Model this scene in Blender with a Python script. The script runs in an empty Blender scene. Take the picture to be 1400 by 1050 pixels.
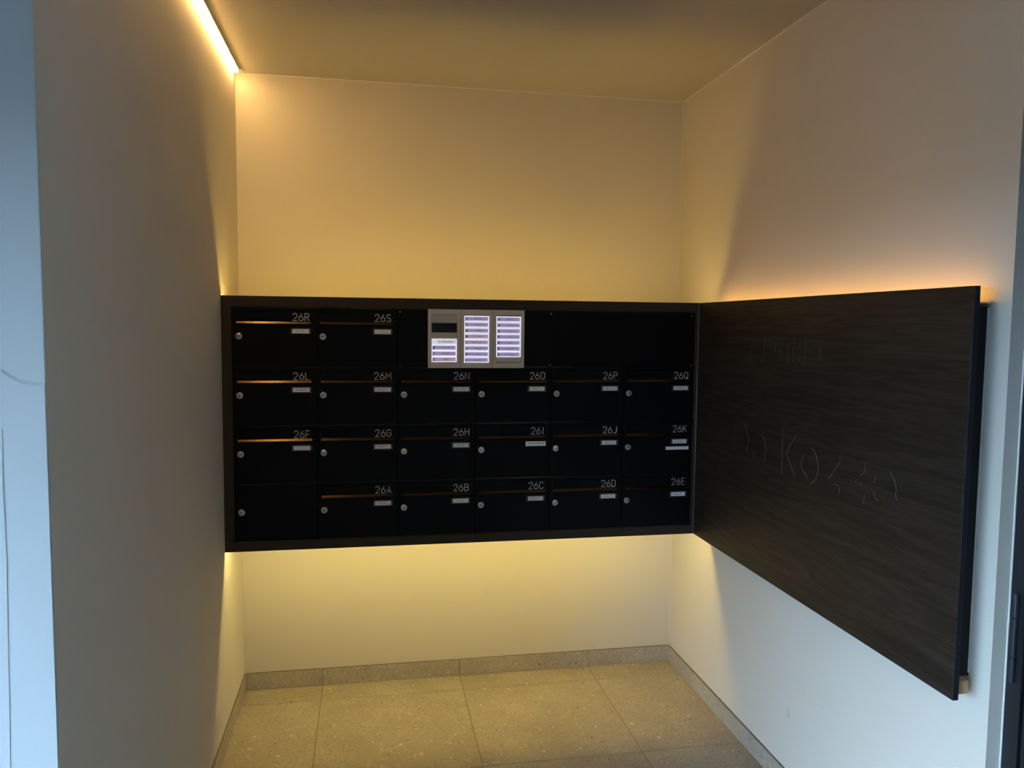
import bpy, bmesh, math, random
from mathutils import Vector, Matrix

random.seed(26)
scene = bpy.context.scene
COL = scene.collection

# ------------------------------------------------------------------ camera
CX, CY, CZ = 0.5287, -3.4011, 1.5791
YAW, PIT, ROL, FPX = 0.1831, -0.0751, 0.0102, 1064.6
fw = Vector((math.sin(YAW) * math.cos(PIT), math.cos(YAW) * math.cos(PIT), math.sin(PIT)))
rt = Vector((math.cos(YAW), -math.sin(YAW), 0))
up = rt.cross(fw)
r2 = math.cos(ROL) * rt + math.sin(ROL) * up
u2 = -math.sin(ROL) * rt + math.cos(ROL) * up
cam_data = bpy.data.cameras.new('camera')
cam = bpy.data.objects.new('camera', cam_data)
COL.objects.link(cam)
M = Matrix((r2, u2, -fw)).transposed().to_4x4()
M.translation = (CX, CY, CZ)
cam.matrix_world = M
cam_data.sensor_fit = 'HORIZONTAL'
cam_data.sensor_width = 36.0
cam_data.lens = FPX / 1400.0 * 36.0
cam_data.clip_start = 0.02
scene.camera = cam

# ------------------------------------------------------------------ sky, exposure
world = bpy.data.worlds.new('overcast_sky')
scene.world = world
world.use_nodes = True
bg = world.node_tree.nodes['Background']
SKY_COLOR = (0.46, 0.72, 1.0, 1)
SKY_STRENGTH = 29.0
bg.inputs['Color'].default_value = SKY_COLOR
bg.inputs['Strength'].default_value = SKY_STRENGTH
LED_BOX = 47.0
LED_BOX_LOW = 86.0       # strips behind the mailbox surround
LED_PANEL = 27.0       # strip behind the wooden panel
LED_CEILING = 68.0    # profile in the ceiling corner
LED_COLOR = (1.0, 0.66, 0.145)
LED_COLOR_LOW = (1.0, 0.77, 0.23)
LED_PANEL_COLOR = (1.0, 0.52, 0.11)
LED_CEIL_COLOR = (1.0, 0.60, 0.20)
scene.view_settings.view_transform = 'Standard'
scene.view_settings.look = 'None'
scene.view_settings.gamma = 1.0
scene.view_settings.use_curve_mapping = False
scene.view_settings.exposure = 0.0

# ------------------------------------------------------------------ room measures (metres)
W, H = 1.9309, 2.5927
D = 0.4096                  # front of the mailbox block is at y = -D
FX1 = 1.855                 # right end of the block = face of the wooden panel
Z0, Z1 = 0.7236, 1.6778
Y_LEFT_END = -1.990
Y_RIGHT_END = -1.8985
Y_FAR = -5.6                # unseen wall added behind the camera to block daylight
X_SOFFIT = -2.4          # outer edge of the canopy
Z_CANOPY = 2.30
Z_BEAM = 1.93  # underside of the unseen beam added to cut daylight
X_TILE = -0.2712
Y_TILE = -2.5467

# ------------------------------------------------------------------ materials
def new_mat(name):
    m = bpy.data.materials.new(name)
    m.use_nodes = True
    nt = m.node_tree
    return m, nt, nt.nodes['Principled BSDF']

def simple(name, color, rough=0.5, metal=0.0, spec=0.5, emit=None, strength=0.0, noise=0.0, nscale=40.0, bump=0.0):
    m, nt, p = new_mat(name)
    p.inputs['Base Color'].default_value = (*color, 1)
    p.inputs['Roughness'].default_value = rough
    p.inputs['Metallic'].default_value = metal
    p.inputs['Specular IOR Level'].default_value = spec
    if emit:
        p.inputs['Emission Color'].default_value = (*emit, 1)
        p.inputs['Emission Strength'].default_value = strength
    if noise or bump:
        tc = nt.nodes.new('ShaderNodeTexCoord')
        n = nt.nodes.new('ShaderNodeTexNoise')
        n.inputs['Scale'].default_value = nscale
        n.inputs['Detail'].default_value = 5
        nt.links.new(tc.outputs['Object'], n.inputs['Vector'])
        if noise:
            mx = nt.nodes.new('ShaderNodeMix'); mx.data_type = 'RGBA'
            mx.inputs['A'].default_value = (*[c * (1 - noise) for c in color], 1)
            mx.inputs['B'].default_value = (*[min(1, c * (1 + noise)) for c in color], 1)
            nt.links.new(n.outputs['Fac'], mx.inputs['Factor'])
            nt.links.new(mx.outputs['Result'], p.inputs['Base Color'])
        if bump:
            b = nt.nodes.new('ShaderNodeBump')
            b.inputs['Strength'].default_value = bump
            b.inputs['Distance'].default_value = 0.01
            nt.links.new(n.outputs['Fac'], b.inputs['Height'])
            nt.links.new(b.outputs['Normal'], p.inputs['Normal'])
    return m

def plaster(name, color, big=0.012, rough=0.9):
    """painted plaster: fine roller grain plus slow unevenness"""
    m, nt, p = new_mat(name)
    p.inputs['Roughness'].default_value = rough
    p.inputs['Specular IOR Level'].default_value = 0.25
    tc = nt.nodes.new('ShaderNodeTexCoord')
    n1 = nt.nodes.new('ShaderNodeTexNoise'); n1.inputs['Scale'].default_value = 2.2; n1.inputs['Detail'].default_value = 3
    n2 = nt.nodes.new('ShaderNodeTexNoise'); n2.inputs['Scale'].default_value = 160; n2.inputs['Detail'].default_value = 2
    n3 = nt.nodes.new('ShaderNodeTexNoise'); n3.inputs['Scale'].default_value = 1.1; n3.inputs['Detail'].default_value = 6
    for n in (n1, n2, n3):
        nt.links.new(tc.outputs['Object'], n.inputs['Vector'])
    b1 = nt.nodes.new('ShaderNodeBump'); b1.inputs['Strength'].default_value = 0.5; b1.inputs['Distance'].default_value = big
    b2 = nt.nodes.new('ShaderNodeBump'); b2.inputs['Strength'].default_value = 0.12; b2.inputs['Distance'].default_value = 0.002
    nt.links.new(n1.outputs['Fac'], b1.inputs['Height'])
    nt.links.new(n2.outputs['Fac'], b2.inputs['Height'])
    nt.links.new(b1.outputs['Normal'], b2.inputs['Normal'])
    nt.links.new(b2.outputs['Normal'], p.inputs['Normal'])
    mx = nt.nodes.new('ShaderNodeMix'); mx.data_type = 'RGBA'
    mx.inputs['A'].default_value = (*[c * 0.94 for c in color], 1)
    mx.inputs['B'].default_value = (*[min(1, c * 1.05) for c in color], 1)
    nt.links.new(n3.outputs['Fac'], mx.inputs['Factor'])
    nt.links.new(mx.outputs['Result'], p.inputs['Base Color'])
    return m

def stone(name, base, dark, light):
    """limestone-look porcelain: cloudy ground, fine grain, scattered shell chips and pits; each piece shows another cut"""
    m, nt, p = new_mat(name)
    p.inputs['Roughness'].default_value = 0.55
    p.inputs['Specular IOR Level'].default_value = 0.35
    tc = nt.nodes.new('ShaderNodeTexCoord')
    oi = nt.nodes.new('ShaderNodeObjectInfo')
    sh = nt.nodes.new('ShaderNodeVectorMath'); sh.operation = 'SCALE'; sh.inputs[0].default_value = (7.3, 11.9, 3.7)
    nt.links.new(oi.outputs['Random'], sh.inputs['Scale'])
    ad = nt.nodes.new('ShaderNodeVectorMath'); ad.operation = 'ADD'
    nt.links.new(tc.outputs['Object'], ad.inputs[0]); nt.links.new(sh.outputs['Vector'], ad.inputs[1])
    P = ad.outputs['Vector']
    def noise(scale, detail=5, vec=P):
        n = nt.nodes.new('ShaderNodeTexNoise'); n.inputs['Scale'].default_value = scale; n.inputs['Detail'].default_value = detail
        nt.links.new(vec, n.inputs['Vector']); return n
    def ramp(src, lo, hi):
        r = nt.nodes.new('ShaderNodeMapRange'); r.inputs['From Min'].default_value = lo; r.inputs['From Max'].default_value = hi
        nt.links.new(src, r.inputs['Value']); return r.outputs['Result']
    def mix(fac, a, b, amount=1.0):
        if amount < 1.0:
            k = nt.nodes.new('ShaderNodeMath'); k.operation = 'MULTIPLY'; k.inputs[1].default_value = amount
            nt.links.new(fac, k.inputs[0]); fac = k.outputs[0]
        x = nt.nodes.new('ShaderNodeMix'); x.data_type = 'RGBA'
        nt.links.new(fac, x.inputs['Factor'])
        for q, v in (('A', a), ('B', b)):
            if isinstance(v, tuple): x.inputs[q].default_value = (*v, 1)
            else: nt.links.new(v, x.inputs[q])
        return x.outputs['Result']
    # ragged coordinates so that the chips are no discs
    wn = noise(45, 3)
    wv = nt.nodes.new('ShaderNodeVectorMath'); wv.operation = 'SCALE'; wv.inputs['Scale'].default_value = 0.028
    nt.links.new(wn.outputs['Color'], wv.inputs[0])
    wa = nt.nodes.new('ShaderNodeVectorMath'); wa.operation = 'ADD'
    nt.links.new(P, wa.inputs[0]); nt.links.new(wv.outputs['Vector'], wa.inputs[1])
    def chips(scale, thr, sel):
        v = nt.nodes.new('ShaderNodeTexVoronoi'); v.inputs['Scale'].default_value = scale
        nt.links.new(wa.outputs['Vector'], v.inputs['Vector'])
        sep = nt.nodes.new('ShaderNodeSeparateColor'); nt.links.new(v.outputs['Color'], sep.inputs['Color'])
        a = ramp(v.outputs['Distance'], thr, thr * .6)
        g = nt.nodes.new('ShaderNodeMath'); g.operation = 'GREATER_THAN'; g.inputs[1].default_value = sel
        nt.links.new(sep.outputs['Red'], g.inputs[0])
        k = nt.nodes.new('ShaderNodeMath'); k.operation = 'MULTIPLY'
        nt.links.new(a, k.inputs[0]); nt.links.new(g.outputs[0], k.inputs[1])
        return k.outputs[0]
    c = mix(ramp(noise(5.0, 6).outputs['Fac'], .3, .7), tuple(c * .88 for c in base), tuple(c * 1.1 for c in base))
    c = mix(ramp(noise(90, 4).outputs['Fac'], .45, .68), c, dark, 0.40)
    c = mix(ramp(noise(38, 6).outputs['Fac'], .58, .70), c, light, 0.25)
    c = mix(chips(60, .27, .86), c, light, 0.85)
    c = mix(chips(105, .30, .84), c, tuple(v * .5 for v in dark), 0.9)
    c = mix(chips(28, .22, .88), c, light, 0.95)
    c = mix(chips(34, .19, .86), c, tuple(v * .7 for v in dark), 0.95)
    nt.links.new(c, p.inputs['Base Color'])
    return m

def wood(name):
    m, nt, p = new_mat(name)
    p.inputs['Specular IOR Level'].default_value = 0.35
    tc = nt.nodes.new('ShaderNodeTexCoord')
    mp = nt.nodes.new('ShaderNodeMapping'); mp.inputs['Scale'].default_value = (3, 1.6, 26)
    nt.links.new(tc.outputs['Object'], mp.inputs['Vector'])
    n = nt.nodes.new('ShaderNodeTexNoise'); n.inputs['Scale'].default_value = 2.0; n.inputs['Detail'].default_value = 8; n.inputs['Distortion'].default_value = 1.2
    nt.links.new(mp.outputs['Vector'], n.inputs['Vector'])
    mp2 = nt.nodes.new('ShaderNodeMapping'); mp2.inputs['Scale'].default_value = (4, 5, 120)
    nt.links.new(tc.outputs['Object'], mp2.inputs['Vector'])
    n2 = nt.nodes.new('ShaderNodeTexNoise'); n2.inputs['Scale'].default_value = 2.0; n2.inputs['Detail'].default_value = 3
    nt.links.new(mp2.outputs['Vector'], n2.inputs['Vector'])
    cr = nt.nodes.new('ShaderNodeValToRGB')
    cr.color_ramp.elements[0].position = 0.41; cr.color_ramp.elements[0].color = (0.0040, 0.0032, 0.0026, 1)
    cr.color_ramp.elements[1].position = 0.63; cr.color_ramp.elements[1].color = (0.022, 0.0175, 0.0140, 1)
    mx = nt.nodes.new('ShaderNodeMath'); mx.operation = 'MULTIPLY_ADD'; mx.inputs[1].default_value = 0.35
    nt.links.new(n2.outputs['Fac'], mx.inputs[0])
    sc = nt.nodes.new('ShaderNodeMath'); sc.operation = 'MULTIPLY'; sc.inputs[1].default_value = 0.65
    nt.links.new(n.outputs['Fac'], sc.inputs[0]); nt.links.new(sc.outputs[0], mx.inputs[2])
    nt.links.new(mx.outputs[0], cr.inputs['Fac'])
    nt.links.new(cr.outputs['Color'], p.inputs['Base Color'])
    rr = nt.nodes.new('ShaderNodeMapRange'); rr.inputs['To Min'].default_value = 0.62; rr.inputs['To Max'].default_value = 0.45
    nt.links.new(mx.outputs[0], rr.inputs['Value']); nt.links.new(rr.outputs['Result'], p.inputs['Roughness'])
    b = nt.nodes.new('ShaderNodeBump'); b.inputs['Strength'].default_value = 0.25; b.inputs['Distance'].default_value = 0.001
    nt.links.new(mx.outputs[0], b.inputs['Height']); nt.links.new(b.outputs['Normal'], p.inputs['Normal'])
    return m

M_WALL = plaster('warm white plaster', (0.61, 0.56, 0.49))
M_FACADE = plaster('facade plaster', (0.57, 0.57, 0.57))
M_DARKWALL = plaster('low bounce plaster', (0.22, 0.215, 0.21))  # kept dark so the added near wall bounces little light
M_CEIL = plaster('ceiling paint', (0.48, 0.445, 0.39), big=0.004)
M_TILE = stone('beige limestone tile', (0.405, 0.35, 0.285), (0.24, 0.215, 0.165), (0.62, 0.57, 0.49))
M_SKIRT = stone('limestone skirting', (0.40, 0.35, 0.295), (0.22, 0.185, 0.15), (0.55, 0.50, 0.43))
M_GROUT = simple('tile grout', (0.17, 0.145, 0.115), 0.9, noise=0.15)
M_SEAL = simple('sealant', (0.70, 0.68, 0.63), 0.6, noise=0.05)
M_BLACK = simple('black powder coat', (0.0022, 0.0025, 0.0038), 0.5, spec=0.12, noise=0.08, nscale=300, bump=0.02)
M_FRAME = simple('dark bronze powder coat', (0.034, 0.025, 0.019), 0.55, spec=0.2, noise=0.08, nscale=250, bump=0.02)
M_LIP = simple('bronze slot lip', (0.105, 0.067, 0.038), 0.22, metal=1.0, noise=0.05)
M_STEEL = simple('brushed steel lock', (0.62, 0.60, 0.57), 0.28, metal=1.0, noise=0.05, nscale=90)
M_DARK = simple('dark gap', (0.003, 0.003, 0.003), 0.8, noise=0.05)
M_NUM = simple('engraved grey number', (0.60, 0.60, 0.60), 0.6, noise=0.03)
M_PLATE = simple('black plastic name plate', (0.055, 0.052, 0.050), 0.35, noise=0.05)
M_CARD = simple('white paper card', (0.86, 0.84, 0.84), 0.6, noise=0.03)
M_PRINT = simple('grey print', (0.20, 0.18, 0.18), 0.7, noise=0.05)
M_SILVER = simple('silver intercom', (0.56, 0.505, 0.44), 0.42, metal=0.15, noise=0.03, nscale=200)
M_SILVER2 = simple('silver insert', (0.50, 0.45, 0.385), 0.38, metal=0.2, noise=0.03, nscale=200)
M_GLASS = simple('black camera glass', (0.004, 0.004, 0.005), 0.08, noise=0.02)
M_BTN = simple('backlit white button', (0.8, 0.8, 0.9), 0.4, emit=(0.80, 0.82, 1.0), strength=0.72, noise=0.02)
M_STRIP = simple('lavender name strip', (0.40, 0.36, 0.52), 0.5, emit=(0.40, 0.34, 0.64), strength=0.42, noise=0.05)
M_STRIP2 = simple('pinkish name strip', (0.45, 0.37, 0.46), 0.5, emit=(0.54, 0.40, 0.56), strength=0.42, noise=0.05)
M_STRIP3 = simple('pale name strip', (0.6, 0.58, 0.6), 0.5, emit=(0.70, 0.68, 0.78), strength=0.50, noise=0.05)
M_LETTER = simple('dark letter', (0.02, 0.02, 0.035), 0.6, noise=0.05)
M_WOOD = wood('dark wood laminate')
M_EDGE = simple('panel edge band', (0.010, 0.011, 0.018), 0.45, noise=0.1)
M_BACK = simple('black backing', (0.003, 0.003, 0.004), 0.7, noise=0.1)
M_BATTEN = simple('raw timber', (0.64, 0.40, 0.21), 0.8, noise=0.2, nscale=30)
M_SCRATCH = simple('chalky scratch', (0.072, 0.083, 0.081), 0.8, noise=0.1)
M_ALU = simple('aluminium profile', (0.72, 0.70, 0.68), 0.35, metal=0.9, noise=0.03)
M_DOOR = simple('anthracite door', (0.008, 0.009, 0.012), 0.4, noise=0.06)
M_HINGE = simple('dark steel hinge', (0.045, 0.045, 0.055), 0.35, metal=0.6, noise=0.05)
M_LEDBOX = simple('warm strip light', (0.8, 0.7, 0.5), 0.5, emit=LED_COLOR, strength=LED_BOX, noise=0.01)
M_LEDLOW = simple('warm strip light below', (0.8, 0.7, 0.5), 0.5, emit=LED_COLOR_LOW, strength=LED_BOX_LOW, noise=0.01)
M_LEDPAN = simple('amber strip light', (0.8, 0.7, 0.5), 0.5, emit=LED_PANEL_COLOR, strength=LED_PANEL, noise=0.01)
M_LEDCEIL = simple('opal diffuser', (0.8, 0.8, 0.8), 0.5, emit=LED_CEIL_COLOR, strength=LED_CEILING, noise=0.01)
M_PAVE = simple('grey asphalt', (0.013, 0.013, 0.014), 0.9, noise=0.3, nscale=60, bump=0.2)

# ------------------------------------------------------------------ geometry helpers
def box(bm, x0, x1, y0, y1, z0, z1):
    v = [bm.verts.new(c) for c in ((x0, y0, z0), (x1, y0, z0), (x1, y1, z0), (x0, y1, z0),
                                   (x0, y0, z1), (x1, y0, z1), (x1, y1, z1), (x0, y1, z1))]
    for f in ((0, 3, 2, 1), (4, 5, 6, 7), (0, 1, 5, 4), (1, 2, 6, 5), (2, 3, 7, 6), (3, 0, 4, 7)):
        bm.faces.new([v[i] for i in f])

def prism_x(bm, prof, x0, x1):
    """extrude a closed (y, z) profile along x"""
    a = [bm.verts.new((x0, y, z)) for y, z in prof]
    b = [bm.verts.new((x1, y, z)) for y, z in prof]
    n = len(prof)
    bm.faces.new(a); bm.faces.new(b[::-1])
    for i in range(n):
        bm.faces.new((a[i], b[i], b[(i + 1) % n], a[(i + 1) % n]))
    bmesh.ops.recalc_face_normals(bm, faces=bm.faces)

def lathe_y(bm, prof, seg=24):
    """revolve (radius, y) profile around the y axis"""
    rings = []
    for r, y in prof:
        if r < 1e-6:
            rings.append([bm.verts.new((0, y, 0))])
        else:
            rings.append([bm.verts.new((r * math.cos(2 * math.pi * k / seg), y, r * math.sin(2 * math.pi * k / seg))) for k in range(seg)])
    for a, b in zip(rings, rings[1:]):
        for k in range(seg):
            q = [a[k % len(a)], a[(k + 1) % len(a)], b[(k + 1) % len(b)], b[k % len(b)]]
            q = list(dict.fromkeys(q))
            if len(q) > 2:
                bm.faces.new(q)
    bmesh.ops.recalc_face_normals(bm, faces=bm.faces)

def cyl_z(bm, cx, cy, r, z0, z1, seg=16):
    a = [bm.verts.new((cx + r * math.cos(2 * math.pi * k / seg), cy + r * math.sin(2 * math.pi * k / seg), z0)) for k in range(seg)]
    b = [bm.verts.new((v.co.x, v.co.y, z1)) for v in a]
    bm.faces.new(a[::-1]); bm.faces.new(b)
    for k in range(seg):
        bm.faces.new((a[k], a[(k + 1) % seg], b[(k + 1) % seg], b[k]))

def ribbon(bm, pts, w, to3d, t, closed=False):
    """flat stroke of width w along 2-D pts, thickness t; to3d(a, b, depth) places it"""
    n = len(pts); L = []; R = []
    for i, p in enumerate(pts):
        def d(i0, i1):
            v = Vector((pts[i1][0] - pts[i0][0], pts[i1][1] - pts[i0][1]))
            return v.normalized() if v.length else Vector((1, 0))
        if closed:
            d0, d1 = d((i - 1) % n, i), d(i, (i + 1) % n)
        else:
            d0 = d(i - 1, i) if i else d(0, 1)
            d1 = d(i, i + 1) if i < n - 1 else d0
        tg = d0 + d1
        tg = tg.normalized() if tg.length > 1e-6 else d1
        k = min(1.6, 1 / max(0.3, tg.dot(d1)))
        nx, ny = -tg.y * w * .5 * k, tg.x * w * .5 * k
        L.append((p[0] + nx, p[1] + ny)); R.append((p[0] - nx, p[1] - ny))
    V = [[bm.verts.new(to3d(a, b, dp)) for a, b in S] for S, dp in ((L, t), (R, t), (L, 0), (R, 0))]
    lf, rf, lb, rb = V
    rng = range(n if closed else n - 1)
    for i in rng:
        j = (i + 1) % n
        bm.faces.new((lf[i], lf[j], rf[j], rf[i]))
        bm.faces.new((lf[j], lf[i], lb[i], lb[j]))
        bm.faces.new((rf[i], rf[j], rb[j], rb[i]))
    if not closed:
        bm.faces.new((lf[0], rf[0], rb[0], lb[0])); bm.faces.new((rf[-1], lf[-1], lb[-1], rb[-1]))
    bmesh.ops.recalc_face_normals(bm, faces=bm.faces)

def mesh(name, bm, mat, smooth=False, bevel=0.0):
    me = bpy.data.meshes.new(name)
    if bevel:
        bmesh.ops.bevel(bm, geom=list(bm.edges), offset=bevel, segments=1, affect='EDGES', clamp_overlap=True)
    bm.to_mesh(me); bm.free()
    me.materials.append(mat)
    if smooth:
        for p in me.polygons: p.use_smooth = True
    return me

def link(name, me, parent=None, loc=(0, 0, 0), label=None):
    o = bpy.data.objects.new(name, me)
    COL.objects.link(o)
    o.location = loc
    if parent: o.parent = parent
    if label: o['label'] = label
    return o

def obj(name, bm, mat, parent=None, loc=(0, 0, 0), bevel=0.0, smooth=False, label=None):
    return link(name, mesh(name, bm, mat, smooth, bevel), parent, loc, label)

def boxobj(name, b, mat, parent=None, loc=(0, 0, 0), bevel=0.0, label=None):
    bm = bmesh.new(); box(bm, *b)
    return obj(name, bm, mat, parent, loc, bevel, label=label)

def thing(name, label, cat, loc=(0, 0, 0), group=None):
    o = link(name, None, None, loc)
    o.empty_display_size = 0.05
    return tag(o, label, cat, group)

def tag(o, label, cat, group=None):
    o['label'] = label; o['category'] = cat
    if group: o['group'] = group
    return o

def struct(o, label, cat):
    o['kind'] = 'structure'; o['label'] = label; o['category'] = cat
    return o

# ------------------------------------------------------------------ room shell
struct(boxobj('wall_back', (-0.3, W + 0.25, 0.0, 0.2, -0.1, H + 0.1), M_WALL),
       'plain plaster back wall behind the mailboxes', 'wall')
wl = struct(boxobj('wall_left', (-4.5, 0.0, Y_LEFT_END, 0.0, -0.1, H + 0.1), M_FACADE),
            'thick plaster wall on the left with a pale outer face', 'wall')
# skin of warm paint on the inner face of the left wall, so that the corner reads as two finishes
boxobj('inner_paint', (0.0, 0.0012, Y_LEFT_END + 0.001, 0.0, 0.0, H), M_WALL, wl)
# plaster patch on the outer face: ragged top, vertical edge
bm = bmesh.new()
top = [(-0.30, 1.40), (-0.22, 1.465), (-0.14, 1.50), (-0.10, 1.502), (-0.076, 1.492), (-0.064, 1.494), (-0.052, 1.484), (-0.038, 1.476), (-0.02, 1.472), (0.0, 1.470)]
prof = [(-0.30, 0.0)] + top + [(0.0, 0.0)]
a = [bm.verts.new((x, Y_LEFT_END - 0.0022, z)) for x, z in prof]
b = [bm.verts.new((x, Y_LEFT_END, z + (0.006 if 0 < i < len(prof) - 1 else 0))) for i, (x, z) in enumerate(prof)]
bm.faces.new(a)
for i in range(len(a)):
    bm.faces.new((a[i], b[i], b[(i + 1) % len(a)], a[(i + 1) % len(a)]))
bmesh.ops.recalc_face_normals(bm, faces=bm.faces)
obj('plaster_patch', bm, M_FACADE, wl)
bm = bmesh.new()
ribbon(bm, [(-0.0665, 1.40), (-0.0685, 1.30), (-0.067, 1.18), (-0.070, 1.05), (-0.072, 0.92), (-0.0745, 0.80), (-0.078, 0.5), (-0.08, 0.1)], 0.0014,
       lambda x, z, d: (x, Y_LEFT_END - 0.0022 - d, z), 0.0006)
obj('plaster_crack', bm, simple('crack shade', (0.36, 0.37, 0.38), 0.9, noise=0.1), wl)

bm = bmesh.new()
box(bm, W, W + 0.25, Y_RIGHT_END, 0.0, -0.1, H + 0.1)
wr = struct(obj('wall_right', bm, M_WALL), 'plaster wall on the right carrying the dark wood panel', 'wall')
DOOR_Y0, DOOR_Y1, DOOR_H = Y_RIGHT_END, -2.98, 2.25
boxobj('lintel', (W, W + 0.25, DOOR_Y1, DOOR_Y0, DOOR_H, Z_CANOPY + 0.001), M_WALL, wr)
boxobj('pier', (W, W + 0.25, Y_FAR, DOOR_Y1, -0.1, Z_CANOPY), M_WALL, wr)
bm = bmesh.new()
ribbon(bm, [(-1.0524, 0.2880), (-1.0576, 0.2724), (-1.0569, 0.2568)], 0.005, lambda y, z, d: (W - d, y, z), 0.0003)
obj('scuff_mark', bm, simple('grey scuff', (0.36, 0.36, 0.36), 0.9, noise=0.3), wr)
struct(boxobj('wall_front_blocker', (X_SOFFIT, W + 0.25, Y_FAR - 0.2, Y_FAR, -0.1, Z_CANOPY), M_DARKWALL),
       'unseen wall added on the near side to block front daylight', 'wall')  # added out of view so daylight enters from the left only
cl = struct(boxobj('ceiling', (-0.05, W + 0.02, Y_LEFT_END, 0.0, H, H + 0.15), M_CEIL), 'painted plaster ceiling of the entrance', 'ceiling')
# lower canopy over the porch in front of the niche
boxobj('canopy', (X_SOFFIT, W + 0.25, Y_FAR - 0.2, Y_LEFT_END - 0.0005, Z_CANOPY, H + 0.15), M_CEIL, cl)
boxobj('shade_beam', (X_SOFFIT - 0.15, X_SOFFIT, Y_FAR - 0.2, Y_LEFT_END - 0.0005, Z_BEAM, H + 0.15), M_CEIL, cl)  # unseen downstand, added to keep daylight off the upper walls
# thin caulk beads in the corners
struct(boxobj('trim_1', (W - 0.004, W, Y_RIGHT_END, -0.004, H - 0.004, H), M_SEAL), 'pale sealant bead between ceiling and right wall', 'trim')
struct(boxobj('trim_2', (0.045, W, -0.004, 0.0, H - 0.004, H), M_SEAL), 'pale sealant bead between ceiling and back wall', 'trim')
struct(boxobj('trim_3', (W - 0.0016, W, -0.0016, 0.0, 0.074, H - 0.004), M_SEAL), 'pale sealant bead in the back right corner', 'trim')

# floor: mortar bed plus separate 60 cm tiles
JX, JY, T, G = 0.3288, -0.1467, 0.6, 0.0024
fl = struct(boxobj('floor', (X_TILE, W + 0.3, Y_TILE, 0.0, -0.124, -0.0018), M_GROUT), 'beige limestone tile floor with thin dark joints', 'floor')
xs = [JX + T * k for k in range(-3, 5)]
ys = [JY - T * k for k in range(-1, 9)]
for i in range(len(xs) - 1):
    for j in range(len(ys) - 1):
        x0, x1, y0, y1 = max(xs[i], X_TILE), min(xs[i + 1], W), max(ys[j + 1], Y_TILE), min(ys[j], 0.0)
        if y1 > Y_LEFT_END:                       # beside the left wall block
            x0 = max(x0, 0.0)
        if x1 - x0 < 0.02 or y1 - y0 < 0.02: continue
        if x1 <= 0 and y1 > Y_LEFT_END: continue
        cx, cy = (x0 + x1) / 2, (y0 + y1) / 2
        hx, hy = (x1 - x0 - G) / 2, (y1 - y0 - G) / 2
        # offset of the mesh inside the object shifts the pattern from tile to tile
        t = boxobj('tile', (-hx, hx, -hy, hy, -0.010, 0.0), M_TILE, fl, (cx, cy, 0.0), bevel=0.0007)
pv = struct(boxobj('ground', (-300, 300, -300, 300, -0.30, -0.125), M_PAVE), 'dark asphalt ground outside the porch', 'ground')

# skirting tiles
BBH, BBT = 0.0731, 0.010
def skirting(name, label, pieces):
    root = link(name, None); root['kind'] = 'structure'; root['label'] = label; root['category'] = 'baseboard'
    X0, X1, Y0, Y1 = min(b[0] for b in pieces), max(b[1] for b in pieces), min(b[2] for b in pieces), max(b[3] for b in pieces)
    if X1 - X0 > Y1 - Y0: back = (X0, X1, -0.007, -0.0004)
    elif X0 < 1: back = (X0, X0 + 0.006, Y0, Y1)
    else: back = (X1 - 0.007, X1 - 0.0004, Y0, Y1)
    boxobj('mortar_bed', (*back, 0.0, BBH + 0.0012), M_GROUT, root)
    for b in pieces:
        cx, cy = (b[0] + b[1]) / 2, (b[2] + b[3]) / 2
        boxobj('skirting_tile', (b[0] - cx, b[1] - cx, b[2] - cy, b[3] - cy, 0.0008, BBH), M_SKIRT, root, (cx, cy, 0), bevel=0.0008)
    return root
edges = [BBT] + [x for x in xs if 0.02 < x < W - 0.02] + [W - BBT]
bb = skirting('baseboard_back', 'low limestone skirting along the back wall',
              [(p + G / 2, q - G / 2, -BBT, 0.0) for p, q in zip(edges, edges[1:])])
def runs(y_end, first):
    e = [0.0] + [first - T * k for k in range(0, 8) if first - T * k > y_end + 0.03] + [y_end]
    return list(zip(e, e[1:]))
skirting('baseboard_left', 'limestone skirting along the left wall', [(0.0012, BBT, q + G / 2, p - G / 2) for p, q in runs(Y_LEFT_END, JY)])
skirting('baseboard_right', 'limestone skirting along the right wall', [(W - BBT, W, q + G / 2, p - G / 2) for p, q in runs(Y_RIGHT_END, -0.605)])

# ------------------------------------------------------------------ door in the right wall
dr = thing('door_1', 'dark anthracite entrance door at the right edge', 'door', (W + 0.039, DOOR_Y0, 0))
dr['kind'] = 'structure'
bm = bmesh.new()
FW = 0.044
box(bm, 0, 0.07, -FW, 0, 0.0, DOOR_H)
box(bm, 0, 0.07, DOOR_Y1 - DOOR_Y0, DOOR_Y1 - DOOR_Y0 + FW, 0.0, DOOR_H)
box(bm, 0, 0.07, DOOR_Y1 - DOOR_Y0 + FW, -FW, DOOR_H - FW, DOOR_H)
obj('door_frame', bm, M_DOOR, dr)
boxobj('door_sill', (0, 0.07, DOOR_Y1 - DOOR_Y0, Y_TILE - DOOR_Y0 - 0.001, -0.124, 0.0), M_GROUT, dr)
leaf = boxobj('door_leaf', (0.004, 0.066, DOOR_Y1 - DOOR_Y0 + FW + 0.004, -FW - 0.004, 0.012, DOOR_H - FW - 0.004), M_DOOR, dr, bevel=0.002)
boxobj('rail', (-0.004, 0.004, DOOR_Y1 - DOOR_Y0 + 0.15, -0.17, 0.25, 2.05), M_GLASS, leaf, label='dark glazed infill')
bm = bmesh.new(); cyl_z(bm, -0.05, DOOR_Y1 - DOOR_Y0 + 0.11, 0.014, 0.7, 1.5)
box(bm, -0.05, 0.004, DOOR_Y1 - DOOR_Y0 + 0.10, DOOR_Y1 - DOOR_Y0 + 0.12, 0.78, 0.80)
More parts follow.
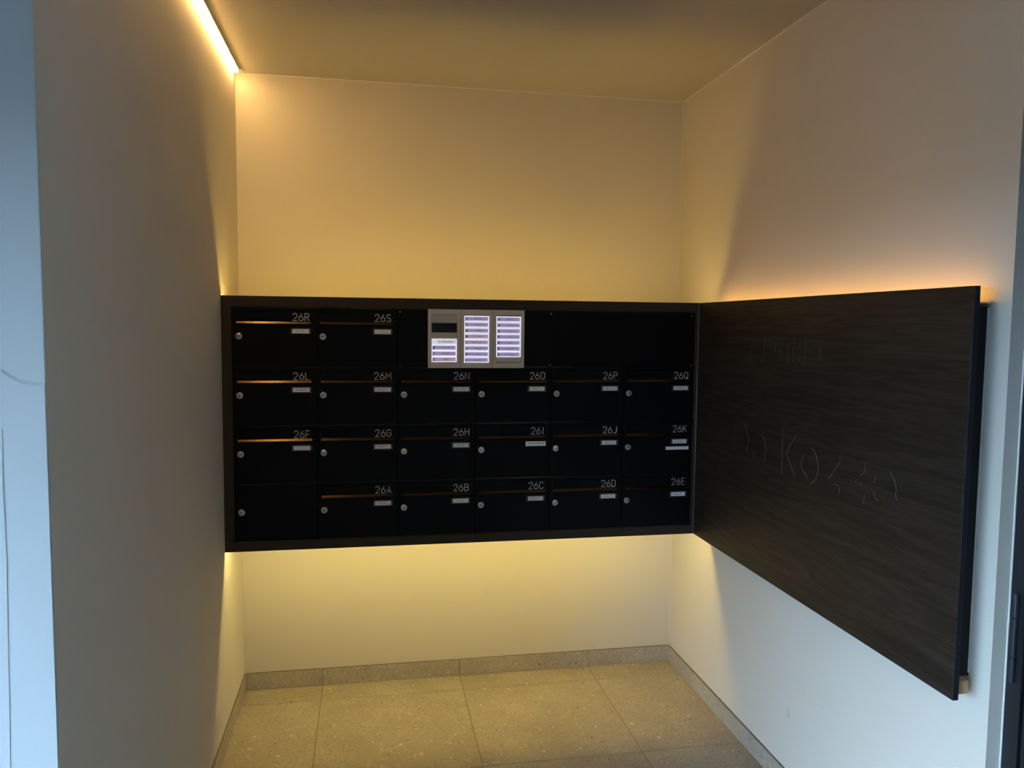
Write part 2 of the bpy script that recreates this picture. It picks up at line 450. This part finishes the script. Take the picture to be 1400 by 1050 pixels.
box(bm, -0.05, 0.004, DOOR_Y1 - DOOR_Y0 + 0.10, DOOR_Y1 - DOOR_Y0 + 0.12, 1.40, 1.42)
obj('pull_handle', bm, M_STEEL, leaf)
for zc in (0.19, 0.885, 1.95):
    bm = bmesh.new()
    for z0, z1 in ((-0.103, -0.047), (-0.045, 0.045), (0.047, 0.103)):
        cyl_z(bm, -0.004, -0.022, 0.0062, z0, z1)
    obj('hinge', bm, M_HINGE, dr, (0, 0, zc), label='dark steel three-knuckle hinge')
struct(boxobj('trim_4', (W + 0.0365, W + 0.0395, DOOR_Y0 - 0.003, DOOR_Y0, 0.0, DOOR_H), M_SEAL), 'white sealant line beside the door frame', 'trim')

# ------------------------------------------------------------------ lights
t = thing('ceiling_light', 'slim linear light running along the ceiling corner above the left wall', 'light', (0.0012, 0, H))
boxobj('profile', (0.0, 0.0255, -1.95, -0.045, -0.004, 0.0), M_ALU, t)
boxobj('diffuser', (0.0050, 0.0200, -1.949, -0.046, -0.0135, -0.004), M_LEDCEIL, t, bevel=0.002)
boxobj('side_rail', (0.0215, 0.0255, -1.95, -0.045, -0.0095, -0.004), M_ALU, t)
boxobj('side_rail', (0.0010, 0.0045, -1.95, -0.045, -0.0125, -0.004), M_ALU, t)

def tape(name, label, mat, x0, x1, up):
    """aluminium corner profile with a light tape tilted up (or down) and back towards the wall"""
    t = thing(name, label, 'light', (0, -D, 0))
    zb = IZ1 + 0.0018 if up > 0 else IZ0 - 0.0018
    y0, y1 = 0.0135, 0.0260
    bm = bmesh.new()
    prism_x(bm, [(y0, zb), (y1, zb), (y1, zb + up * 0.0012), (y0, zb + up * 0.0095)], x0, x1)
    obj('profile', bm, M_ALU, t)
    n = Vector((0.0083, 0.0125)).normalized() * 0.0012
    bm = bmesh.new()
    p, q = Vector((y0 + 0.0004, 0.0093)), Vector((y1 - 0.0004, 0.0014))
    pr = [p + n * 0.05, q + n * 0.05, q + n, p + n]
    prism_x(bm, [(v.x, zb + up * v.y) for v in pr], x0 + 0.002, x1 - 0.002)
    obj('light_strip', bm, mat, t)
    return t
IZ0, IZ1 = 0.7620, 1.6385
tape('light_strip_profile', 'hidden light strip on top of the mailbox block', M_LEDBOX, 0.004, 1.850, 1)
tape('light_strip_profile', 'hidden light strip under the mailbox block', M_LEDLOW, 0.004, 1.850, -1)
t = thing('light_strip_profile', 'light strip on the ledge behind the top of the wood panel', 'light')
boxobj('light_strip', (1.884, 1.892, -1.836, -0.45, 1.6440, 1.6465), M_LEDPAN, t)
boxobj('rail', (1.8735, 1.9305, -1.8395, -0.44, 1.6405, 1.6438), M_ALU, t)

# ------------------------------------------------------------------ wooden wall panel
pn = thing('wall_panel', 'large dark wood panel on the right wall with scratched writing', 'panel', (FX1, -1.1, Z0))
PY0, PY1 = -1.8751 + 1.1, -0.4112 + 1.1
boxobj('board', (0.0, 0.0148, PY0, PY1, 0.0, Z1 - Z0), M_WOOD, pn, bevel=0.0006)
boxobj('edge_band', (0.0006, 0.0142, PY0 - 0.0008, PY0, 0.0006, Z1 - Z0 - 0.0006), M_EDGE, pn, label='blue-black edge band')
boxobj('backing', (0.0148, W - FX1 - 0.0012, -1.8345 + 1.1, PY1 + 0.002, 0.0365, 0.9105), M_BACK, pn, label='black recessed backing frame')
boxobj('edge_strip', (W - FX1 - 0.0045, W - FX1 - 0.0005, -1.8365 + 1.1, -1.8345 + 1.1, 0.045, 0.908), M_SEAL, pn, label='pale sealing strip along the wall')
boxobj('batten', (0.0152, 0.056, -1.856 + 1.1, -1.70 + 1.1, 0.004, 0.036), M_BATTEN, pn, label='raw timber batten end')

LOW = [[(-0.7569, 1.224), (-0.7515, 1.1821), (-0.7554, 1.1245)], [(-0.8209, 1.2369), (-0.8418, 1.2184), (-0.8564, 1.19), (-0.8553, 1.1641), (-0.8473, 1.1394)], [(-0.9347, 1.2149), (-0.9606, 1.2073), (-0.9798, 1.1877), (-0.9819, 1.1567), (-0.9788, 1.1248)], [(-0.8983, 1.1776), (-0.8932, 1.1699)], [(-0.8931, 1.1445), (-0.9083, 1.1285)], [(-1.0858, 1.251), (-1.0879, 1.1869), (-1.0878, 1.1051)], [(-1.1655, 1.2409), (-1.1201, 1.187), (-1.117, 1.1746), (-1.1431, 1.141), (-1.1726, 1.1066)], [(-1.2558, 1.2176), (-1.2795, 1.2015), (-1.2957, 1.1685), (-1.2922, 1.1401), (-1.275, 1.1148), (-1.2544, 1.1045)], [(-1.2146, 1.1846), (-1.2041, 1.1643), (-1.2117, 1.141), (-1.2408, 1.1241)], [(-1.4012, 1.2159), (-1.4026, 1.1973), (-1.376, 1.1677), (-1.3518, 1.1399)], [(-1.3786, 1.1299), (-1.403, 1.1281), (-1.4046, 1.1049)], [(-1.5175, 1.2193), (-1.5191, 1.1963), (-1.5032, 1.1789)], [(-1.4824, 1.1602), (-1.4787, 1.154)], [(-1.4962, 1.1557), (-1.5107, 1.154)], [(-1.5209, 1.1302), (-1.5171, 1.1041)], [(-1.6217, 1.2103), (-1.6398, 1.1917), (-1.6478, 1.1714), (-1.6462, 1.1507), (-1.6557, 1.1444)], [(-1.5667, 1.1894), (-1.5572, 1.1699)], [(-1.557, 1.1487), (-1.5682, 1.1299), (-1.582, 1.126)]]
UP = [[(-0.6416, 1.5033), (-0.6396, 1.4561)], [(-0.762, 1.515), (-0.7678, 1.4813)], [(-0.8317, 1.4838), (-0.8263, 1.4661)], [(-0.8612, 1.5301), (-0.8581, 1.4816), (-0.8548, 1.4533)], [(-0.8891, 1.4953), (-0.8936, 1.4769)], [(-0.9473, 1.5502), (-0.9459, 1.5003), (-0.9433, 1.4759), (-0.9291, 1.4601)], [(-1.0168, 1.5263), (-1.0287, 1.4943)], [(-1.052, 1.5097), (-1.0556, 1.4575)], [(-1.1001, 1.5284), (-1.1043, 1.4915), (-1.1022, 1.46)], [(-1.1355, 1.5546), (-1.1349, 1.5265)], [(-1.1304, 1.5151), (-1.1356, 1.4786), (-1.1443, 1.4664)], [(-1.17, 1.5274), (-1.1692, 1.5163)], [(-1.1712, 1.4886), (-1.1704, 1.4774)], [(-1.2033, 1.5542), (-1.2019, 1.5173), (-1.1997, 1.4637)], [(-1.2691, 1.5247), (-1.2813, 1.5171), (-1.285, 1.4854)]]
def smooth_line(p):
    """round a traced stroke (Catmull-Rom)"""
    if len(p) < 3: return p
    q = [p[0]] + list(p) + [p[-1]]; out = []
    for i in range(1, len(q) - 2):
        for s in range(4):
            u = s / 4
            out.append(tuple(0.5 * (2 * q[i][k] + (q[i + 1][k] - q[i - 1][k]) * u + (2 * q[i - 1][k] - 5 * q[i][k] + 4 * q[i + 1][k] - q[i + 2][k]) * u * u
                                    + (3 * q[i][k] - q[i - 1][k] - 3 * q[i + 1][k] + q[i + 2][k]) * u ** 3) for k in (0, 1)))
    out.append(p[-1]); return out
for lines, w in ((LOW, 0.0022), (UP, 0.0017)):
    bm = bmesh.new()
    for pl in lines:
        ribbon(bm, smooth_line(pl), w, lambda y, z, d: (-d, y + 1.1, z - Z0), 0.0003)
    obj('scratched_writing', bm, M_SCRATCH, pn, label='thin pale hand-scratched letters')

# ------------------------------------------------------------------ lettering (stroke alphabet, cap height 1, width .56)
def arc(cx, cz, rx, rz, a0, a1, n=10):
    return [(cx + rx * math.cos(math.radians(a0 + (a1 - a0) * k / n)), cz + rz * math.sin(math.radians(a0 + (a1 - a0) * k / n))) for k in range(n + 1)]
GW = 0.56; R_ = GW / 2
STAD = arc(R_, 1 - R_, R_, R_, 0, 180) + arc(R_, R_, R_, R_, 180, 360)
GLYPH = {
 '2': [arc(R_, 1 - R_, R_, R_, 175, -25) + [(0.0, 0.0), (GW, 0.0)]],
 '6': [('c', arc(R_, .30, R_, .30, 0, 360, 20)[:-1]), [(.02, .36), (.10, .56), (.40, 1.0)]],
 'A': [[(0, 0), (R_, 1), (GW, 0)], [(.10, .30), (.46, .30)]],
 'B': [[(0, 0), (0, 1)] + arc(.29, .765, .24, .235, 90, -90) + [(0, .53)], arc(.29, .265, .27, .265, 90, -90) + [(0, 0)]],
 'C': [arc(R_, 1 - R_, R_, R_, 10, 180) + arc(R_, R_, R_, R_, 180, 350)],
 'D': [('c', [(0, 0), (0, 1)] + arc(.26, .70, .30, .30, 90, 0) + arc(.26, .30, .30, .30, 0, -90))],
 'E': [[(.52, 1), (0, 1), (0, 0), (.52, 0)], [(0, .52), (.44, .52)]],
 'F': [[(.52, 1), (0, 1), (0, 0)], [(0, .50), (.46, .50)]],
 'G': [arc(R_, 1 - R_, R_, R_, 15, 180) + arc(R_, R_, R_, R_, 180, 360) + [(GW, .50), (.30, .50)]],
 'H': [[(0, 0), (0, 1)], [(GW, 0), (GW, 1)], [(0, .52), (GW, .52)]],
 'I': [[(.28, 0), (.28, 1)]],
 'J': [[(.46, 1), (.46, .24)] + arc(.22, .24, .24, .24, 0, -150)],
 'K': [[(0, 0), (0, 1)], [(.54, 1), (0, .40)], [(.20, .60), (.56, 0)]],
 'L': [[(0, 1), (0, 0), (.50, 0)]],
 'M': [[(0, 0), (0, 1), (.34, .40), (.68, 1), (.68, 0)]],
 'N': [[(0, 0), (0, 1), (GW, 0), (GW, 1)]],
 'O': [('c', STAD)],
 'P': [[(0, 0), (0, 1)] + arc(.28, .735, .27, .265, 90, -90) + [(0, .47)]],
 'Q': [('c', STAD), [(.32, .26), (.60, -.04)]],
 'R': [[(0, 0), (0, 1)] + arc(.28, .745, .26, .255, 90, -90) + [(0, .49)], [(.27, .49), (.56, 0)]],
 'S': [arc(R_, .755, .26, .245, 20, 180) + arc(R_, .755, .26, .245, 180, 250)[1:] + arc(R_, .25, R_, .25, 70, -160)],
}
ADV = {'M': .68, 'I': .28, 'J': .46}
def text_mesh(name, s, height, mat, stroke=0.092, gap=0.25, right=True, t=0.0003):
    """flat lettering facing -y; origin at bottom right (right=True) or bottom left"""
    tot = sum(ADV.get(c, GW) for c in s) + gap * (len(s) - 1)
    x = -tot if right else 0.0
    bm = bmesh.new()
    for c in s:
        off = -0.14 if c == 'I' else 0.0
        for st in GLYPH[c]:
            closed = isinstance(st, tuple)
            pts = [((x + off + a) * height, b * height) for a, b in (st[1] if closed else st)]
            ribbon(bm, pts, stroke * height, lambda a, b, d: (a, -d, b), t, closed)
        x += ADV.get(c, GW) + gap
    return mesh(name, bm, mat)

def print_mesh(rng, width, height):
    """an illegible printed name: one row of tiny dark marks"""
    bm = bmesh.new(); x = -width / 2
    while x < width / 2 - 0.001:
        w = rng.uniform(0.0012, 0.0030)
        if rng.random() > 0.16:
            box(bm, x, min(x + w, width / 2), -0.00015, 0.0, -height / 2 * rng.uniform(.7, 1), height / 2 * rng.uniform(.7, 1))
        x += w + 0.0006
    if not bm.verts: box(bm, -width / 2, width / 2, -0.00015, 0, -height / 2, height / 2)
    return mesh('name_print', bm, M_PRINT)

# ------------------------------------------------------------------ mailbox surround
IX0, IX1, IZ0, IZ1 = 0.039, 1.8400, 0.7620, 1.6385
sr = thing('mailbox_surround', 'dark bronze sheet metal frame around the whole mailbox block', 'frame', (0, -D, Z0))
FT = 0.006
XL = 0.0016
boxobj('top_fascia', (XL, FX1 - 0.001, 0.0, FT, IZ1 + 0.0015 - Z0, Z1 - Z0), M_FRAME, sr, bevel=0.0008)
boxobj('bottom_fascia', (XL, FX1 - 0.001, 0.0, FT, 0.0, IZ0 - 0.0015 - Z0), M_FRAME, sr, bevel=0.0008)
boxobj('side_fascia', (XL, IX0 - 0.0015, 0.0005, FT, IZ0 - 0.0005 - Z0, IZ1 + 0.0005 - Z0), M_FRAME, sr, bevel=0.0008)
boxobj('side_fascia', (IX1 + 0.0015, FX1 - 0.001, 0.0005, FT, IZ0 - 0.0005 - Z0, IZ1 + 0.0005 - Z0), M_FRAME, sr, bevel=0.0008)
boxobj('case', (XL, FX1 - 0.001, 0.034, D - 0.001, IZ0 - Z0, IZ1 - Z0), M_BLACK, sr)
boxobj('light_seal', (XL, FX1 - 0.001, 0.0062, 0.034, IZ1 + 0.0001 - Z0, IZ1 + 0.0016 - Z0), M_DARK, sr)
boxobj('light_seal', (XL, FX1 - 0.001, 0.0062, 0.034, IZ0 - 0.0016 - Z0, IZ0 - 0.0001 - Z0), M_DARK, sr)
boxobj('edge_highlight', (FX1 - 0.0038, FX1 - 0.0004, -0.0035, 0.0, 0.001, Z1 - Z0 - 0.001), simple('painted edge highlight', (0.13, 0.125, 0.115), 0.4, noise=0.1), sr, label='thin pale strip painting the corner highlight')  # pale colour stands in for the highlight on the corner bevel

# ------------------------------------------------------------------ mailboxes
CP, RP = 0.3001, 0.2191
DG = 0.0016     # half joint between doors
# shared part meshes, local origin = top left corner of the cell, y = 0 the door face
cw, ch = CP, RP
FLX0, FLX1, FLT, FLB = 0.0152, 0.2810, -0.0172, -0.0530
bm = bmesh.new()   # door with a rectangular recess for the flap: ring around the hole plus the field below
def door_mesh():
    bm = bmesh.new()
    x0, x1, zt, zb = DG, cw - DG, -DG, -ch + DG
    hx0, hx1, ht, hb = FLX0 - 0.0015, FLX1 + 0.0015, FLT + 0.0015, -0.0635
    box(bm, x0, x1, 0.0, 0.018, hb - (hb - zb), hb)        # field below the slot
    box(bm, x0, x1, 0.0, 0.018, ht, zt)                    # rail above
    box(bm, x0, hx0, 0.0, 0.018, hb, ht)
    box(bm, hx1, x1, 0.0, 0.018, hb, ht)
    bmesh.ops.remove_doubles(bm, verts=bm.verts, dist=1e-5)
    return mesh('door', bm, M_BLACK)
DOOR = door_mesh()
bm = bmesh.new(); box(bm, DG, cw - DG, 0.0, 0.018, -ch + DG, -DG); DOOR_BLANK = mesh('door', bm, M_BLACK, bevel=0.0008)
bm = bmesh.new(); box(bm, DG, cw - DG, -0.0012, 0.0004, -DG - 0.0022, -DG - 0.0006); DOOR_GLINT = mesh('top_glint', bm, M_LIP)  # bronze strip paints the warm highlight along the black door's top
bm = bmesh.new(); box(bm, FLX0, FLX1, 0.0015, 0.0075, FLB, FLT); FLAP = mesh('flap', bm, M_BLACK, bevel=0.0008)
bm = bmesh.new()   # slanted lip the letters slide over
prism_x(bm, [(0.010, -0.0515), (0.0035, -0.0525), (-0.0028, -0.0610), (-0.0028, -0.0622), (0.010, -0.0622)], FLX0, FLX1)
LIP = mesh('slot_lip', bm, M_LIP)
bm = bmesh.new(); lathe_y(bm, [(0.0, -0.0062), (0.0060, -0.0062), (0.0068, -0.0048), (0.0092, -0.0046), (0.0118, -0.0024), (0.0121, 0.0002)], 28)
LOCK = mesh('lock', bm, M_STEEL, smooth=False)
bm = bmesh.new(); lathe_y(bm, [(0.0, -0.0066), (0.0046, -0.0066), (0.0048, -0.0060)], 20); PLUG = mesh('lock_plug', bm, simple('lock plug', (0.34, 0.33, 0.32), 0.35, metal=1.0, noise=0.05))
bm = bmesh.new(); box(bm, -0.0006, 0.0006, -0.0069, -0.0064, -0.0030, 0.0030); KEY = mesh('keyhole', bm, M_DARK)
PLX0, PLX1, PLT, PLB = 0.2070, 0.2804, -0.0772, -0.1000
bm = bmesh.new()
cx0, cx1, ct, cb = 0.2134, 0.2742, -0.0806, -0.0964
box(bm, PLX0, PLX1, -0.0022, 0.0, ct, PLT); box(bm, PLX0, PLX1, -0.0022, 0.0, PLB, cb)
box(bm, PLX0, cx0, -0.0022, 0.0, cb, ct); box(bm, cx1, PLX1, -0.0022, 0.0, cb, ct)
bmesh.ops.remove_doubles(bm, verts=bm.verts, dist=1e-5)
PLATE = mesh('name_plate', bm, M_PLATE)
bm = bmesh.new(); box(bm, cx0, cx1, -0.0010, 0.0, cb, ct); CARD = mesh('name_card', bm, M_CARD)

rows = [['26R', '26S', None, None, None, None],
        ['26L', '26M', '26N', '26O', '26P', '26Q'],
        ['26F', '26G', '26H', '26I', '26J', '26K'],
        ['', '26A', '26B', '26C', '26D', '26E']]
rng = random.Random(7)
for r, row in enumerate(rows):
    for c, num in enumerate(row):
        if num is None: continue
        loc = (IX0 + c * CP, -D + 0.0012, IZ1 - r * RP)
        if num:
            lab = 'black mailbox numbered %s' % num
            lab += {'26I': ' with a wide white sticker over its name plate', '26K': ' with a second white label strip under its name plate'}.get(num, ' with letter slot, lock and white name card')
        else:
            lab = 'black mailbox door without number or letter slot, only a lock'
        m = thing('mailbox', lab, 'mailbox', loc, 'mailboxes in the block')
        boxy = boxobj('body', (0.002, CP - 0.002, 0.0185, 0.0325, -RP + 0.002, -0.002), M_DARK, m)
        d = link('door', DOOR if num else DOOR_BLANK, m)
        link('top_glint', DOOR_GLINT, d)
        lk = link('lock', LOCK, m, (0.0236, 0, -0.1085), label='round steel cam lock')
        link('lock_plug', PLUG, lk)
        kh = link('keyhole', KEY, lk)
        kh.rotation_euler = (0, rng.choice((0, 0.3, -0.4, 0.9)), 0)
        if not num: continue
        f = link('flap', FLAP, m)
        link('slot_lip', LIP, m, label='bronze slot lip')
        link('number', text_mesh('number', num, 0.0268, M_NUM), f, (0.2745, 0.0013, -0.0502), label='light grey number %s' % num)
        if num == '26I':
            st = boxobj('name_sticker', (0.2010, 0.2815, -0.0030, 0.0, -0.0965, -0.0785), M_CARD, m, label='wide white name sticker')
            link('name_print', print_mesh(rng, 0.066, 0.0034), st, (0.2425, -0.0031, -0.0855))
            continue
        p = link('name_plate', PLATE, m, label='dark name plate holder')
        link('name_card', CARD, p)
        w = rng.uniform(0.026, 0.044)
        if num == '26Q':
            link('name_print', print_mesh(rng, 0.026, 0.0024), p, (0.2438, -0.0011, -0.0860))
            link('name_print', print_mesh(rng, 0.040, 0.0026), p, (0.2438, -0.0011, -0.0910))
        elif num not in ('26F',):
            link('name_print', print_mesh(rng, w, 0.0028), p, (0.2438, -0.0011, -0.0885))
        if num == '26K':
            boxobj('name_sticker', (0.1860, 0.2845, -0.0012, 0.0, -0.1225, -0.1095), M_CARD, m, label='long blank white label strip')

# blank front plate beside the doors of the top row
bp = thing('blank_front_plate', 'long black metal plate in the top row that carries the intercom', 'plate', (IX0 + 2 * CP, -D + 0.0012, IZ1 - RP))
PW = IX1 - IX0 - 2 * CP
boxobj('plate', (DG, PW - DG, 0.0, 0.018, DG, RP - DG), M_BLACK, bp, bevel=0.0008)
bm = bmesh.new(); lathe_y(bm, [(0.0, -0.0016), (0.0022, -0.0014), (0.0030, 0.0)], 12); SCREW = mesh('screw', bm, M_STEEL)
for sx in (0.0095, 0.5965, 1.1865):
    for sz in (0.0022 + 0.0025, RP - 0.0125):
        link('screw', SCREW, bp, (sx, 0.0, sz))
boxobj('joint_line', (0.5995, 0.6005, -0.0006, 0.0, DG, RP - DG), M_DARK, bp)

# ------------------------------------------------------------------ intercom
IC0, IC1, ICB, ICT = 0.7529, 1.1281, 1.4138, 1.6378
ic = thing('intercom', 'silver three-module intercom with backlit name buttons on the black plate', 'intercom', (IC0, -D - 0.0006, ICB))
MW = (IC1 - IC0) / 3
ih = ICT - ICB
ID = 0.011      # how far it stands proud
for k in range(3):
    bm = bmesh.new()
    x0, x1 = k * MW + 0.0009, (k + 1) * MW - 0.0009
    ox0, ox1, oz0, oz1 = k * MW + 0.0134, k * MW + 0.1121, 0.0195, ih - 0.0204
    box(bm, x0, ox0, -ID, 0, 0, ih); box(bm, ox1, x1, -ID, 0, 0, ih)
    box(bm, ox0, ox1, -ID, 0, 0, oz0); box(bm, ox0, ox1, -ID, 0, oz1, ih)
    bmesh.ops.remove_doubles(bm, verts=bm.verts, dist=1e-5)
    obj('module_frame', bm, M_SILVER, ic)
boxobj('back_box', (0.002, IC1 - IC0 - 0.002, -0.004, 0.0, 0.002, ih - 0.002), M_DARK, ic)
BP = 0.02262
def ins(k): return k * MW + 0.0148, k * MW + 0.1107
x0, x1 = ins(0)
zt = 1.6160 - ICB
sp = boxobj('speaker_cover', (x0, x1, -ID + 0.0005, -0.004, 1.5862 - ICB, zt), M_SILVER2, ic, bevel=0.0006)
for q in range(3):
    boxobj('indicator_dot', (x0 + 0.006 + q * 0.0072, x0 + 0.0085 + q * 0.0072, -ID, -ID + 0.0006, 1.5905 - ICB, 1.5925 - ICB), M_DARK, sp)
cm = boxobj('camera_window', (x0, x1, -ID - 0.0002, -0.004, 1.5500 - ICB, 1.5852 - ICB), M_GLASS, ic, bevel=0.0006, label='black camera window')
bm = bmesh.new(); lathe_y(bm, [(0.0, -0.0012), (0.0042, -0.0010), (0.0062, 0.0)], 20)
obj('lens', bm, M_GLASS, cm, ((x0 + x1) / 2, -ID - 0.0002, 1.5676 - ICB))
boxobj('blank_insert', (x0, x1, -ID + 0.0008, -0.004, 1.5276 - ICB, 1.5492 - ICB), M_SILVER2, ic, bevel=0.0006)
x0c, x1c = ins(2)
boxobj('blank_insert', (x0c, x1c, -ID + 0.0008, -0.004, 1.4355 - ICB, 1.4548 - ICB), M_SILVER2, ic, bevel=0.0006)
cols = [(0, 'ABCD', 1.5258), (1, 'EFGHIJKL', 1.6146), (2, 'MNOPQRS', 1.6136)]
bh, bw = BP - 0.0005, x1 - x0
bm = bmesh.new(); box(bm, 0, bw, -ID - 0.0005, -0.004, -bh, 0); BTN = mesh('call_button', bm, M_BTN, bevel=0.0006)
strips = {}
for key, mt, sx in (('n', M_STRIP, 0.0145), ('p', M_STRIP2, 0.0145), ('a', M_STRIP3, 0.019)):
    bm = bmesh.new(); box(bm, sx, bw - 0.0050, -ID - 0.0009, -ID, -0.0184, -0.0044); strips[key] = mesh('name_strip', bm, mt)
bm = bmesh.new(); box(bm, 0.0030, 0.0150, -ID - 0.0008, -ID, -0.0184, -0.0044); LETPAD = mesh('letter_pad', bm, M_STRIP)
for k, letters, ztop in cols:
    bx = ins(k)[0]
    for q, L in enumerate(letters):
        b = link('call_button', BTN, ic, (bx, 0, ztop - ICB - q * BP))
        key = 'a' if L == 'A' else 'p' if L in 'DHI' else 'n'
        link('name_strip', strips[key], b)
        if L != 'A': link('letter_pad', LETPAD, b)
        link('letter', text_mesh('letter', L, 0.0100, M_PRINT if L == 'A' else M_LETTER, 0.24 if L != 'A' else 0.12, right=False), b, (0.0042, -ID - 0.0010, -0.0170))
        link('name_print', print_mesh(rng, rng.uniform(0.016, 0.034) if L not in 'AI' else 0.052, 0.0024), b, (0.053 if L not in 'AI' else 0.055, -ID - 0.0011, -0.0120))
